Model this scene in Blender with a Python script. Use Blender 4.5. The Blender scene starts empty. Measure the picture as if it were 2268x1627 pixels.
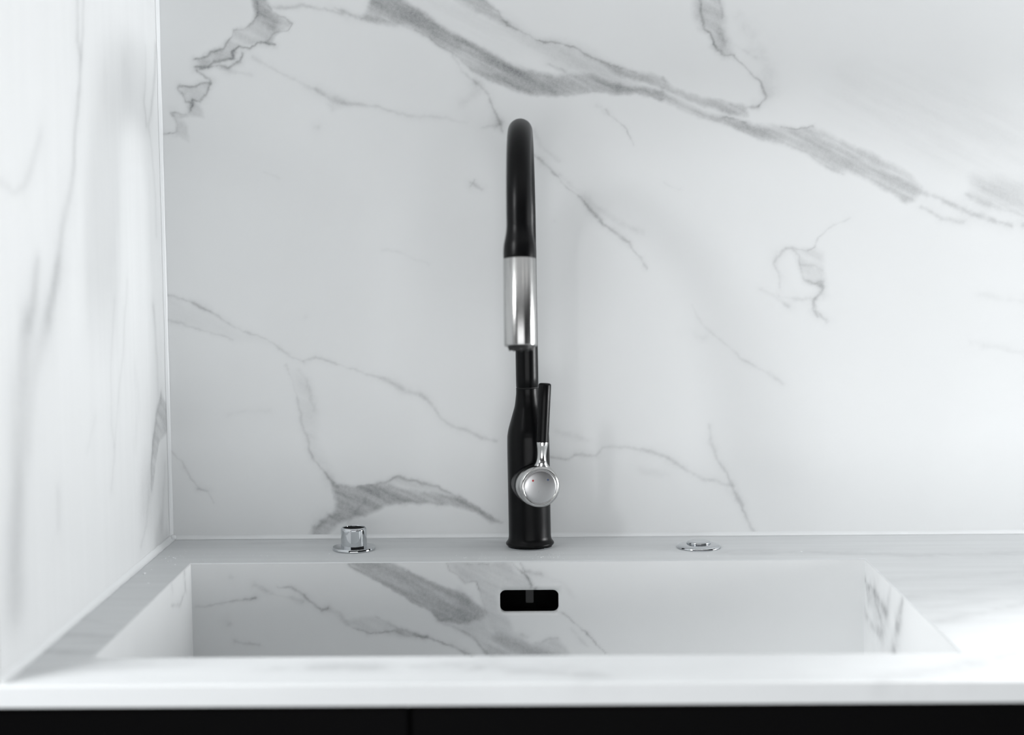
import bpy, bmesh, math, random
import numpy as np
from mathutils import Matrix, Vector, Euler

# ------------------------------------------------------------------ camera, light, exposure
sc = bpy.context.scene
col = sc.collection
TOP = 0.90                                   # height of the worktop above the floor (m)

def camera():
    cd = bpy.data.cameras.new('camera')
    cd.sensor_width = 36.0
    cd.lens = 3575.8 / 2268 * 36.0
    cd.clip_start = 0.05
    cd.dof.use_dof = True
    cd.dof.focus_distance = 1.785
    cd.dof.aperture_fstop = 2.9
    cd.dof.aperture_blades = 9
    co = bpy.data.objects.new('camera', cd)
    pitch, yaw, roll = 0.08162, 0.01291, -0.00939
    cp, sp, cy, sy, cr, sr = math.cos(pitch), math.sin(pitch), math.cos(yaw), math.sin(yaw), math.cos(roll), math.sin(roll)
    fw = Vector((-sy * cp, cy * cp, -sp)); rt = Vector((cy, sy, 0)); up = rt.cross(fw)
    r2 = rt * cr + up * sr; u2 = up * cr - rt * sr
    m = Matrix((r2, u2, -fw)).transposed().to_4x4()
    m.translation = Vector((0, -1.8352, TOP + 0.3456))
    co.matrix_world = m
    col.objects.link(co)
    sc.camera = co

camera()

world = bpy.data.worlds.new('room_light')
sc.world = world
world.use_nodes = True
wb = world.node_tree.nodes['Background']
wb.inputs[0].default_value = (0.95, 0.98, 1.0, 1)
wb.inputs[1].default_value = 0.02

def area(name, loc, target, w, h, power, color=(1, 1, 1), shape='RECTANGLE', spread=180):
    d = bpy.data.lights.new(name, 'AREA')
    d.shape = shape
    d.size = w
    if shape in ('RECTANGLE', 'ELLIPSE'):
        d.size_y = h
    d.energy = power
    d.color = color
    d.spread = math.radians(spread)
    o = bpy.data.objects.new(name, d)
    o.location = loc
    o.rotation_euler = (Vector(target) - Vector(loc)).to_track_quat('-Z', 'Y').to_euler()
    col.objects.link(o)
    return o

# daylight from the windows of the room (left and right), an added fill behind the viewer, the ceiling downlights and an added spot
area('window_or_fill_light', (-1.6, -1.75, 2.25), (0, -0.2, 1.0), 0.6, 0.5, 34, (0.98, 0.99, 1.0))
area('window_or_fill_light', (-2.1, -1.4, 1.6), (0, -0.2, 1.0), 0.6, 1.1, 34, (0.98, 0.99, 1.0))
area('window_or_fill_light', (2.3, -0.30, 1.0), (-0.4, -0.3, 1.05), 0.75, 0.52, 51, (0.98, 0.99, 1.0))
area('window_or_fill_light', (0.1, -3.2, 0.85), (0, 0, 1.05), 2.4, 0.85, 26, (0.98, 0.99, 1.0))  # added fill, no window: brightens the back wall and the front edge
for x, y in ((-0.75, -1.3), (0.55, -1.35), (1.25, -0.95)):
    area('ceiling_downlight', (x, y, 2.53), (x, y, 0), 0.12, 0.12, 0.3, (1.0, 0.96, 0.92), 'DISK')
sd = bpy.data.lights.new('fill_spot', 'SPOT')  # added spot that brightens the front right of the worktop
sd.energy, sd.spot_size, sd.spot_blend, sd.shadow_soft_size = 125, math.radians(34), 1.0, 0.04
so = bpy.data.objects.new('fill_spot', sd)
so.location = (0.62, -0.72, 2.53)
col.objects.link(so)

vs = sc.view_settings
vs.view_transform = 'Standard'
vs.look = 'None'
vs.exposure = -0.04
vs.gamma = 1.0
vs.use_curve_mapping = False
sc.cycles.use_denoising = True

# ------------------------------------------------------------------ dimensions (m), taken from the photograph
XL = -0.4181                                 # face of the left wall slab
BL, BR = -0.3667, 0.3508                     # basin opening, left and right
YB, YF = -0.1388, -0.5258                    # basin opening, back and front
YE = -0.6082                                 # front edge of the worktop
XR = 1.30                                    # right end of the worktop
SLAB = 0.0175                                # worktop thickness
DEPTH = 0.205                                # basin depth

# veins of the marble slabs: lines are (u, v, width, strength) and fields are (strength, softness, outline), mm on the slab
VEINS = {
 'back': {'l': [
  [[-306.5,611.3,2.5,0.42],[-304.6,598.4,2.5,0.42],[-309.2,587.7,2.5,0.42],[-320.3,579.2,2.5,0.42],[-333.5,577.2,2.5,0.42],[-334.8,570.7,2.5,0.42],[-340.4,564.3,2.5,0.42],[-344.9,557.9,2.5,0.42],[-358.1,554.8,2.5,0.42],[-364.9,549.5,2.5,0.42],[-377.0,547.4,2.5,0.42]],
  [[-293.5,604.7,2.5,0.4],[-285.0,593.9,2.5,0.4],[-274.2,590.5,2.5,0.4],[-266.6,585.0,2.5,0.4],[-272.2,578.6,2.5,0.4],[-285.4,576.6,2.5,0.4],[-290.9,573.5,2.5,0.4],[-294.4,564.9,2.5,0.4],[-286.8,561.6,2.5,0.4]],
  [[-286.8,561.6,2.5,0.45],[-305.4,563.9,2.5,0.45],[-314.2,558.6,2.5,0.45],[-326.3,559.8,2.5,0.45],[-335.2,553.5,2.5,0.45],[-334.2,547.0,2.5,0.45],[-341.9,544.9,2.5,0.45],[-356.2,543.3,2.5,0.45],[-362.9,538.6,2.5,0.45],[-377.2,538.8,2.5,0.45]],
  [[-323.1,553.3,2.3,0.38],[-326.6,543.6,2.3,0.38],[-340.0,536.2,2.3,0.38],[-351.9,539.6,2.3,0.38],[-371.8,536.6,2.3,0.38]],
  [[-376.2,534.4,2.3,0.36],[-362.2,525.6,2.3,0.36],[-361.2,521.3,2.3,0.36],[-372.2,520.3,2.3,0.36],[-378.9,516.1,2.3,0.36],[-395.3,517.3,2.3,0.36],[-397.6,515.2,2.3,0.36],[-392.3,506.5,2.3,0.36],[-390.3,499.9,2.3,0.36],[-384.8,497.7,2.3,0.36]],
  [[-361.2,521.3,2.5,0.42],[-367.0,508.4,2.5,0.42],[-374.9,499.8,2.5,0.42],[-382.5,500.9,2.5,0.42],[-382.7,494.4,2.5,0.42],[-388.5,483.6,2.5,0.42],[-399.4,487.0,2.5,0.42],[-406.0,487.1,2.5,0.42],[-400.6,482.7,2.6,0.42],[-397.5,473.9,2.6,0.42],[-401.1,465.3,2.5,0.42],[-415.4,463.2,2.5,0.42]],
  [[-382.5,500.9,4.6,0.25],[-386.1,489.0,4.6,0.25],[-391.8,482.6,4.5,0.25]],
  [[-402.8,484.9,5.1,0.22],[-399.3,473.9,5.1,0.22],[-401.0,467.4,5.1,0.22]],
  [[-312.3,548.9,3.0,0.1],[-290.7,535.7,3.0,0.1],[-269.0,524.7,3.0,0.1],[-247.3,513.6,3.0,0.1],[-211.2,498.1,3.0,0.1]],
  [[-289.2,601.4,3.5,0.17],[-254.2,604.3,3.5,0.17],[-209.4,595.2,3.5,0.17]],
  [[-302.0,418.5,2.6,0.06],[-284.5,411.7,2.6,0.06]],
  [[-240.4,469.1,4.5,0.12],[-240.2,469.1,4.5,0.12]],
  [[-352.0,536.4,3.5,0.08],[-312.7,529.4,3.5,0.08]],
  [[-128.8,577.1,2.0,0.25],[-113.7,568.3,2.0,0.23],[-100.7,557.4,2.0,0.21],[-83.4,548.6,2.0,0.19],[-70.4,535.5,2.0,0.17],[-59.6,527.9,2.0,0.16],[-42.2,519.0,2.0,0.14],[-24.8,510.2,2.0,0.12],[-7.4,504.6,2.0,0.1]],
  [[16.7,501.1,2.0,0.12],[40.7,502.0,2.0,0.12],[64.8,507.1,2.0,0.12],[80.0,505.9,2.0,0.12],[95.3,501.4,2.0,0.12],[117.1,504.4,2.0,0.12],[134.6,501.0,2.0,0.12],[148.7,495.0,2.0,0.12]],
  [[-217.9,601.7,3.0,0.2],[-200.6,594.0,3.0,0.2],[-187.6,589.6,3.0,0.2]],
  [[-54.3,608.5,2.0,0.2],[-34.9,594.3,2.0,0.26],[-24.1,581.3,2.0,0.32],[-8.9,573.6,2.0,0.38],[8.4,562.7,2.0,0.35],[36.7,558.1,2.0,0.33],[62.8,548.1,2.0,0.3],[82.4,538.2,2.0,0.29],[99.8,532.6,2.0,0.29],[119.4,527.0,2.0,0.28]],
  [[21.3,536.7,3.5,0.2],[30.0,532.3,3.5,0.2],[40.9,529.0,3.5,0.2]],
  [[-87.7,548.7,2.5,0.1],[-74.9,529.1,2.5,0.14],[-61.9,517.1,2.5,0.18],[-46.7,505.0,2.5,0.22],[-42.5,492.0,2.5,0.23],[-37.2,474.6,2.5,0.24],[-31.8,461.5,2.5,0.25]],
  [[-61.9,517.7,4.5,0.2],[-61.6,517.7,4.5,0.2]],
  [[-36.1,471.1,5.0,0.22],[-35.9,471.1,5.0,0.22]],
  [[-77.4,494.5,7.1,0.07],[-62.0,504.1,7.1,0.07],[-55.4,513.8,7.1,0.07]],
  [[3.2,463.3,4.6,0.08],[11.9,445.9,4.6,0.08],[31.4,428.3,4.6,0.08]],
  [[0.8,437.3,2.8,0.2],[9.5,430.7,2.8,0.25],[31.3,409.7,2.8,0.3],[42.2,397.6,2.8,0.32],[55.3,386.6,2.8,0.31],[66.2,373.4,2.8,0.3],[81.5,355.7,2.8,0.28],[94.7,347.9,2.8,0.26],[110.0,335.7,2.8,0.24],[118.8,322.5,2.8,0.22],[129.7,308.1,2.8,0.2]],
  [[31.3,413.0,5.1,0.09],[42.3,404.2,5.1,0.09],[68.4,379.9,5.1,0.09],[90.3,364.4,5.1,0.09],[125.4,347.6,5.1,0.09]],
  [[84.3,484.2,2.5,0.25],[88.6,478.7,2.5,0.25],[99.5,471.0,2.5,0.25],[108.3,463.4,2.5,0.25],[116.9,445.9,2.5,0.25]],
  [[73.4,489.7,5.0,0.1],[88.6,479.8,5.0,0.1]],
  [[-241.5,511.4,3.0,0.15],[-228.5,502.6,3.0,0.16],[-217.6,497.1,3.0,0.17],[-202.3,493.6,3.0,0.17],[-180.4,492.3,3.0,0.15],[-154.2,484.9,3.0,0.13],[-128.0,480.3,3.0,0.1],[-93.0,477.8,3.0,0.08],[-71.1,472.8,3.0,0.05]],
  [[-68.6,405.3,3.6,0.2],[-61.0,400.8,3.6,0.2],[-55.5,398.6,3.6,0.2]],
  [[-63.1,408.5,2.5,0.15],[-67.6,400.9,2.5,0.15]],
  [[24.4,360.6,4.1,0.12],[24.6,360.6,4.1,0.12]],
  [[-53.7,466.1,4.0,0.12],[-38.3,468.1,4.0,0.12]],
  [[-169.9,330.6,3.1,0.05],[-150.0,327.1,3.1,0.05],[-117.1,313.6,3.1,0.05]],
  [[148.7,496.1,2.0,0.12],[174.8,483.3,2.0,0.12],[205.4,472.1,2.0,0.12],[231.6,463.2,2.0,0.12],[262.2,449.9,2.0,0.12],[290.6,443.1,2.0,0.12],[310.3,435.3,2.0,0.12],[334.4,418.7,2.0,0.12],[351.9,411.0,2.0,0.12]],
  [[281.7,464.8,2.0,0.35],[299.2,462.1,2.0,0.35],[317.7,464.0,2.0,0.35]],
  [[216.3,474.6,2.5,0.35],[231.6,472.9,2.5,0.35],[240.3,469.6,2.5,0.35]],
  [[242.4,484.7,4.0,0.25],[255.5,488.9,4.0,0.25]],
  [[439.4,389.4,4.5,0.2],[454.8,384.9,4.5,0.2],[476.7,373.8,4.5,0.2],[498.7,364.9,4.5,0.2],[520.6,358.1,4.5,0.2],[540.4,350.3,4.5,0.2]],
  [[439.6,372.0,4.5,0.16],[461.6,360.9,4.5,0.16],[485.7,356.3,4.5,0.16]],
  [[489.7,386.8,4.5,0.14],[509.4,377.9,4.5,0.14],[555.3,362.2,4.5,0.14]],
  [[189.0,610.1,2.5,0.35],[192.3,588.6,2.5,0.4],[194.4,573.6,2.5,0.46],[202.0,568.1,2.5,0.49],[205.3,556.3,2.5,0.45],[218.4,544.3,2.5,0.42],[229.2,543.1,2.5,0.38],[242.3,530.1,2.5,0.35],[255.4,517.0,2.5,0.31],[262.0,504.0,2.5,0.28],[265.3,498.5,2.5,0.25],[255.5,488.9,2.5,0.22]],
  [[210.7,609.8,3.5,0.25],[215.1,585.1,3.5,0.25]],
  [[211.8,569.1,6.5,0.25],[218.4,556.1,6.5,0.25]],
  [[235.7,588.1,13.0,0.09],[246.6,562.3,13.0,0.09],[266.2,536.3,13.1,0.09],[269.6,501.7,13.1,0.09]],
  [[222.7,559.3,5.0,0.1],[253.2,542.9,5.0,0.1]],
  [[358.8,361.8,2.6,0.1],[339.2,353.3,2.6,0.15],[330.5,346.8,2.6,0.2],[323.9,340.3,2.6,0.25],[319.6,329.4,2.6,0.25],[310.9,325.1,2.6,0.25],[302.1,326.3,2.5,0.25],[295.5,328.5,2.5,0.21],[286.7,328.6,2.6,0.18],[278.0,318.8,2.6,0.14],[273.6,310.1,2.5,0.14],[280.3,296.8,2.5,0.14],[280.3,283.6,2.6,0.14]],
  [[295.5,327.4,2.5,0.22],[302.1,318.6,2.5,0.22],[305.5,301.0,2.5,0.22],[308.8,292.2,2.5,0.22],[324.2,288.7,2.5,0.22],[329.8,283.2,2.5,0.22],[328.7,276.6,2.6,0.22],[320.0,270.0,2.6,0.22],[316.7,259.0,2.6,0.22],[322.3,250.8,2.5,0.22]],
  [[306.6,307.6,3.1,0.15],[319.7,308.5,3.1,0.15],[328.5,303.0,3.0,0.15]],
  [[260.5,282.7,4.1,0.22],[273.8,273.8,10.2,0.22],[291.4,262.6,4.1,0.22]],
  [[280.4,272.6,3.6,0.1],[306.8,271.3,3.6,0.1],[322.2,271.1,3.6,0.1]],
  [[274.7,312.2,6.1,0.1],[281.4,294.6,6.1,0.1]],
  [[-418.0,282.6,2.6,0.25],[-390.4,274.7,2.6,0.25],[-366.0,261.1,2.6,0.26],[-355.8,256.9,2.6,0.24],[-347.7,249.6,2.6,0.21],[-329.4,241.2,2.6,0.2],[-300.7,229.6,2.6,0.19],[-288.6,219.2,2.6,0.18],[-274.4,207.7,2.6,0.19],[-262.1,204.5,2.6,0.2]],
  [[-262.1,204.5,2.1,0.12],[-247.5,209.6,2.3,0.15],[-231.1,204.3,2.6,0.18],[-222.9,200.1,2.9,0.16],[-196.2,193.6,3.1,0.15],[-165.5,182.0,3.9,0.17],[-149.1,171.5,4.7,0.2],[-124.5,161.0,3.9,0.19],[-114.3,151.6,3.1,0.17],[-106.2,138.0,3.1,0.15],[-91.9,128.5,3.1,0.14],[-73.3,122.2,3.4,0.16],[-42.1,110.5,3.6,0.18]],
  [[-282.8,200.6,2.6,0.1],[-274.9,181.9,2.6,0.14],[-270.0,167.3,2.6,0.16],[-267.3,146.6,2.6,0.14],[-265.6,132.0,2.6,0.15],[-259.6,117.4,2.6,0.21],[-256.8,102.8,2.6,0.26],[-251.9,90.2,2.6,0.29],[-239.7,75.5,2.6,0.3],[-229.6,62.9,2.6,0.3]],
  [[-268.4,195.3,4.7,0.06],[-258.3,183.8,4.7,0.14],[-253.5,165.1,4.7,0.15],[-250.8,148.5,4.7,0.1]],
  [[-415.7,253.3,2.6,0.13],[-387.1,243.8,2.6,0.13],[-364.5,237.4,2.6,0.13],[-342.0,231.0,2.6,0.13]],
  [[-417.6,106.1,2.1,0.18],[-403.5,89.3,2.1,0.18],[-393.6,70.4,2.1,0.18],[-385.6,58.8,2.1,0.18],[-375.2,55.6,2.1,0.18]],
  [[-387.6,58.8,3.2,0.2],[-375.2,55.6,3.2,0.2]],
  [[-374.2,53.5,2.1,0.16],[-368.3,40.8,2.1,0.16]],
  [[-348.2,143.1,5.2,0.05],[-323.2,149.1,5.2,0.05],[-302.5,150.0,5.2,0.05]],
  [[-259.0,254.0,6.2,0.07],[-258.7,254.0,6.2,0.07]],
  [[-202.6,60.6,2.6,0.28],[-167.3,65.5,2.6,0.28],[-154.8,70.7,2.6,0.28],[-134.1,66.3,2.6,0.28],[-109.3,58.8,2.6,0.28],[-88.7,48.2,2.6,0.28]],
  [[-213.7,19.8,5.2,0.25],[-209.4,27.1,5.2,0.25],[-194.6,43.8,5.2,0.25]],
  [[-251.3,13.7,5.7,0.25],[-238.6,23.1,5.7,0.25],[-224.0,28.3,5.8,0.25]],
  [[-163.5,39.3,2.6,0.22],[-134.4,42.3,2.6,0.22],[-122.0,41.1,2.6,0.22],[-105.4,38.9,2.6,0.22]],
  [[-230.6,63.3,4.7,0.25],[-223.4,60.7,4.7,0.25]],
  [[-84.6,46.1,3.1,0.25],[-68.1,37.6,3.1,0.25],[-53.7,27.0,3.1,0.25],[-37.2,15.4,3.1,0.25]],
  [[19.8,92.3,2.6,0.2],[40.5,90.1,2.8,0.22],[46.7,94.2,3.0,0.23],[71.5,94.0,3.2,0.18],[79.8,103.3,3.4,0.14],[102.5,102.1,3.5,0.14],[125.1,99.8,3.7,0.16],[149.9,93.4,3.9,0.19],[174.6,76.5,4.1,0.19],[195.2,66.0,4.0,0.16],[215.9,60.6,3.8,0.16],[226.2,57.4,3.6,0.15]],
  [[201.4,128.3,3.1,0.1],[202.4,107.5,3.1,0.16],[211.7,84.6,3.1,0.2],[224.1,67.8,3.1,0.19],[228.3,53.2,3.1,0.2],[238.6,36.4,3.1,0.23],[244.9,15.4,3.1,0.24],[252.2,2.8,3.1,0.25]],
  [[182.9,264.5,3.1,0.06],[189.0,248.0,3.1,0.07],[203.4,233.5,3.1,0.08],[223.9,215.9,3.1,0.09],[238.3,202.4,3.1,0.12],[248.5,197.2,3.1,0.15],[269.1,185.6,3.1,0.13],[285.5,175.2,3.1,0.08]],
  [[187.0,231.6,9.2,0.06],[195.2,227.4,9.2,0.06]],
  [[327.9,289.8,3.6,0.18],[327.9,277.5,3.6,0.18],[319.8,267.4,3.6,0.18],[319.9,257.1,3.6,0.18],[334.3,244.7,3.6,0.18]],
  [[26.2,121.4,6.2,0.09],[61.2,112.8,6.2,0.09]],
  [[123.0,76.9,7.3,0.05],[154.0,70.4,7.3,0.05]],
  [[497.4,218.6,7.2,0.07],[557.8,207.8,7.2,0.07]],
  [[506.8,274.9,5.1,0.05],[556.9,265.2,5.1,0.05]],
  [[149.5,402.9,2.5,0.06],[167.3,396.1,2.5,0.06]],
  [[555.5,350.8,7.1,0.25],[622.8,329.9,7.1,0.25],[724.5,318.8,7.1,0.25]]],
  'f': [
  [0.22,3,[[-312.9,619.9],[-297.6,619.8],[-291.5,598.2],[-267.7,585.1],[-285.4,574.5],[-290.1,562.7],[-305.4,563.9],[-326.3,559.8],[-334.2,547.0],[-356.2,542.9],[-371.8,536.6],[-375.9,547.4],[-358.1,556.9],[-342.7,560.0],[-333.6,572.9],[-334.6,578.3],[-318.1,581.3],[-309.2,589.8]]],
  [0.3,4,[[-313.9,619.9],[-296.5,619.8],[-289.4,596.0],[-280.8,585.2],[-289.7,578.8],[-304.8,587.6],[-309.0,598.4]]],
  [0.17,2.5,[[-395.3,517.3],[-378.9,516.1],[-361.1,522.4],[-365.9,508.3],[-377.1,498.7],[-385.9,499.9],[-391.3,504.3]]],
  [0.16,3,[[-382.5,500.9],[-382.7,494.4],[-388.5,482.5],[-404.9,487.0],[-400.6,482.7],[-397.5,473.9],[-401.1,465.3],[-398.9,463.1],[-387.0,454.2],[-387.7,471.6],[-396.3,480.4],[-379.7,482.4],[-368.8,481.2],[-370.7,491.0]]],
  [0.4,4,[[-173.9,622.7],[-145.7,613.8],[-122.0,596.4],[-100.4,581.1],[-78.7,569.0],[-59.2,557.0],[-44.1,549.3],[-24.5,539.4],[-9.3,532.7],[5.9,527.2],[27.8,524.8],[49.6,526.7],[71.4,524.3],[91.0,516.6],[108.4,512.1],[130.2,509.7],[148.8,504.1],[148.7,495.0],[134.6,501.0],[117.1,504.4],[95.3,501.4],[80.0,505.9],[64.8,507.1],[40.7,502.0],[16.7,501.1],[-7.4,504.6],[-24.8,510.2],[-42.2,519.0],[-59.6,527.9],[-70.4,535.5],[-83.4,548.6],[-100.7,557.4],[-113.7,568.3],[-128.8,577.1],[-144.0,582.6],[-168.0,584.0],[-187.6,589.6],[-180.8,603.4]]],
  [0.16,9,[[-178.4,618.4],[-145.7,613.8],[-100.4,581.1],[-59.2,557.0],[-24.5,539.4],[5.9,526.1],[32.1,517.2],[27.6,504.3],[-7.3,507.9],[-42.1,522.3],[-70.4,538.8],[-100.7,560.6],[-128.8,579.2],[-168.0,586.1],[-186.5,590.6]]],
  [0.4,5,[[-89.1,615.3],[-58.6,615.0],[-34.9,594.3],[-24.1,581.3],[-43.6,588.0],[-61.0,595.7],[-74.0,604.4]]],
  [0.22,14,[[-30.6,588.9],[-8.9,573.6],[8.4,562.7],[36.7,558.1],[62.8,548.1],[82.4,536.1],[99.7,522.9],[117.2,514.1],[86.6,516.6],[64.9,525.5],[43.1,532.2],[21.4,545.3],[-0.3,558.5]]],
  [0.36,4,[[73.7,541.5],[99.8,532.6],[119.4,527.0],[134.6,525.2],[148.8,519.6],[148.8,508.4],[143.3,510.6],[119.4,518.4],[99.7,524.0]]],
  [0.1,18,[[-117.5,609.2],[-82.7,604.5],[-52.4,589.1],[-22.0,575.9],[-0.4,556.3],[-22.2,556.6],[-52.5,572.0],[-87.2,589.5]]],
  [0.12,7,[[-228.5,502.6],[-208.9,495.9],[-224.4,487.4]]],
  [0.4,3.5,[[148.7,519.6],[155.2,513.7],[161.8,508.3],[192.3,498.2],[222.8,491.4],[240.2,488.0],[244.6,476.0],[220.6,478.5],[187.9,491.8],[161.8,501.8],[148.7,508.4]]],
  [0.34,5,[[148.7,504.1],[157.4,498.6],[170.5,493.7],[203.2,478.6],[231.6,471.9],[253.4,467.3],[283.9,463.7],[299.2,462.5],[316.6,463.4],[338.5,453.4],[358.2,443.5],[380.1,433.5],[406.4,421.3],[428.3,408.0],[439.4,392.7],[430.8,380.8],[422.1,378.7],[411.1,387.5],[397.9,393.1],[384.7,403.0],[358.4,414.2],[345.3,413.2],[334.4,418.7],[310.3,435.3],[290.6,443.1],[262.2,449.9],[231.6,463.2],[205.4,472.1],[174.8,483.3],[148.7,495.0]]],
  [0.09,8,[[231.6,469.7],[283.9,461.6],[314.5,453.7],[334.2,440.5],[310.2,438.5],[266.5,452.0]]],
  [0.08,9,[[380.2,416.1],[410.9,404.9],[428.4,396.1],[422.0,383.1],[406.7,391.9],[386.9,405.2]]],
  [0.2,12,[[498.1,406.3],[554.6,401.4],[564.2,364.3],[537.9,368.9],[520.4,375.6],[498.4,386.7]]],
  [0.06,30,[[344.5,529.0],[496.7,505.8],[562.5,462.0],[563.4,412.1],[454.4,419.7],[366.7,464.0],[333.9,496.7]]],
  [0.25,7,[[183.6,612.3],[211.8,611.9],[216.1,586.2],[220.5,558.3],[229.2,543.1],[218.4,544.3],[205.3,556.3],[202.0,569.2],[190.1,573.6],[183.6,586.6]]],
  [0.11,6,[[297.7,326.3],[319.6,327.2],[330.6,322.7],[330.9,285.4],[308.8,292.2],[304.4,305.4]]],
  [0.08,9,[[-272.6,192.2],[-256.3,183.8],[-248.8,142.3],[-245.5,100.6],[-225.3,67.0],[-233.6,67.1],[-253.9,94.4],[-263.5,132.0],[-269.0,167.3]]],
  [0.06,8,[[-417.0,282.1],[-353.8,254.8],[-300.8,225.5],[-342.0,231.0],[-387.1,244.8],[-417.8,253.3]]],
  [0.42,3.5,[[-260.9,2.3],[-249.1,16.9],[-232.3,29.4],[-227.9,41.9],[-229.7,58.7],[-231.6,63.9],[-219.2,62.8],[-202.6,60.6],[-188.1,62.6],[-171.5,62.4],[-152.9,57.1],[-134.2,54.8],[-109.4,50.5],[-84.6,46.1],[-68.1,37.6],[-53.7,27.0],[-41.3,17.5],[-49.7,16.5],[-68.2,30.3],[-84.7,34.6],[-105.4,37.9],[-126.2,40.1],[-142.8,40.2],[-163.5,39.3],[-180.3,32.1],[-197.0,27.0],[-211.6,24.0],[-226.3,16.7],[-239.0,2.1]]],
  [0.12,5,[[-188.1,61.5],[-154.8,70.7],[-109.3,58.8],[-84.6,46.1],[-134.2,54.8]]]]},
 'left': {'l': [
  [[-323.2,573.4,7.7,0.2],[-328.1,530.2,8.3,0.22],[-320.3,513.3,9.1,0.23],[-326.6,486.0,9.1,0.24],[-338.9,461.8,8.9,0.24],[-347.7,440.0,9.8,0.24],[-353.8,413.2,11.0,0.22],[-365.6,391.7,12.0,0.2],[-379.7,375.6,13.0,0.18],[-397.1,354.6,14.1,0.19],[-408.3,334.0,15.2,0.2],[-419.3,313.7,16.4,0.21],[-436.1,292.2,18.3,0.22],[-445.9,279.7,20.4,0.24]],
  [[-303.4,576.3,6.3,0.22],[-308.6,541.5,6.2,0.22],[-316.0,522.8,6.1,0.22],[-320.3,513.3,6.1,0.22]],
  [[-470.9,328.1,8.7,0.1],[-481.3,307.1,12.2,0.13],[-491.5,286.3,15.6,0.17],[-500.3,277.0,18.7,0.2]],
  [[-571.1,391.8,5.5,0.1],[-543.3,388.1,6.8,0.11],[-529.3,383.1,3.3,0.13],[-503.6,389.3,8.6,0.14],[-481.2,404.5,10.3,0.13],[-463.2,423.2,10.8,0.11],[-451.1,435.4,11.0,0.1]],
  [[-15.3,559.1,8.8,0.2],[-24.1,523.9,8.7,0.2],[-42.1,488.3,8.5,0.2],[-58.1,468.1,8.4,0.16],[-46.9,447.6,8.5,0.12],[-34.7,394.7,8.7,0.11],[-35.1,351.6,8.7,0.1]],
  [[-61.7,551.7,8.4,0.1],[-65.4,519.9,8.4,0.13],[-75.7,491.9,8.3,0.17],[-66.8,469.6,8.3,0.2]],
  [[-157.2,525.0,22.6,0.07],[-151.4,505.7,49.3,0.07]],
  [[-235.0,509.3,23.8,0.05],[-244.7,487.7,23.5,0.05]],
  [[-473.9,325.9,17.3,0.14],[-488.5,290.4,25.9,0.18],[-511.8,267.4,32.8,0.21],[-526.5,225.4,38.4,0.22],[-534.1,178.4,40.6,0.22],[-542.4,147.8,42.0,0.22],[-550.6,117.4,44.6,0.24],[-558.8,87.2,46.3,0.25],[-562.1,56.3,47.8,0.25]],
  [[-412.7,321.4,18.7,0.2],[-433.2,293.1,21.2,0.21],[-455.4,270.6,23.4,0.2],[-476.8,250.4,23.5,0.14],[-495.9,222.5,21.4,0.09],[-511.4,175.4,19.2,0.05]],
  [[-33.4,170.0,6.4,0.35],[-59.2,150.9,6.3,0.35],[-75.8,127.0,6.3,0.35],[-90.1,98.9,6.3,0.35],[-91.2,73.3,6.3,0.35]],
  [[-107.9,84.5,32.7,0.2],[-119.2,63.0,48.6,0.2]],
  [[-117.7,113.4,28.2,0.1],[-129.9,83.6,27.9,0.1]],
  [[-105.2,69.2,8.2,0.13],[-117.6,39.4,8.1,0.13],[-145.9,19.5,7.7,0.13]],
  [[-47.9,31.3,21.9,0.24],[-66.7,8.4,34.5,0.24]],
  [[-59.1,269.5,8.5,0.15],[-52.7,245.5,8.6,0.13],[-46.6,201.8,8.7,0.12],[-46.9,175.7,8.7,0.1]],
  [[-23.7,89.4,11.2,0.12],[-38.3,47.3,11.1,0.12],[-46.4,20.0,11.1,0.12]],
  [[-223.8,284.7,7.0,0.09],[-235.3,250.3,6.9,0.09],[-245.9,222.1,6.8,0.09],[-249.2,160.5,6.9,0.09],[-241.0,134.2,7.0,0.09],[-256.4,97.5,6.8,0.09]],
  [[-171.1,302.6,7.4,0.08],[-194.9,233.9,7.3,0.08],[-219.8,186.6,7.1,0.08],[-240.4,139.9,6.9,0.08]],
  [[-434.7,122.4,13.5,0.1],[-437.7,95.3,13.5,0.1]],
  [[-308.3,175.0,7.8,0.06],[-338.5,147.3,7.5,0.06]],
  [[-145.0,209.9,15.5,0.06],[-137.2,167.9,15.7,0.06],[-158.5,129.2,15.3,0.06]]],
  'f': [
  [0.3,3,[[-33.4,170.0],[3.6,152.9],[-7.4,127.3],[-48.9,119.2],[-70.3,96.0],[-86.8,72.6],[-90.1,98.9],[-80.8,123.3],[-59.7,146.7]]]]},
 'top': {'l': [
  [[-426.2,-446.1,10.2,0.17],[-398.6,-445.2,10.1,0.17],[-368.9,-452.3,9.9,0.17]],
  [[-419.1,-501.9,10.9,0.13],[-373.7,-507.4,10.7,0.13]],
  [[-417.7,-384.2,8.9,0.1],[-372.2,-416.3,8.4,0.1]],
  [[-436.4,-477.3,6.5,0.07],[-371.0,-474.3,6.4,0.07]],
  [[-213.0,-560.7,15.2,0.17],[-103.9,-559.0,15.1,0.17],[-49.6,-550.6,15.3,0.17]],
  [[-49.0,-568.4,20.2,0.2],[5.2,-569.6,20.2,0.2],[47.7,-589.1,19.5,0.2]],
  [[-343.0,-552.3,11.5,0.06],[-282.8,-541.2,11.5,0.06]],
  [[349.7,-425.1,13.2,0.12],[394.5,-392.2,13.9,0.12],[471.8,-340.0,15.1,0.12]],
  [[271.5,-601.7,25.9,0.15],[309.4,-589.5,26.2,0.15],[352.5,-561.1,26.9,0.15],[420.2,-505.6,29.2,0.15]],
  [[353.8,-321.4,17.4,0.06],[497.4,-257.8,19.2,0.06]],
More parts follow.
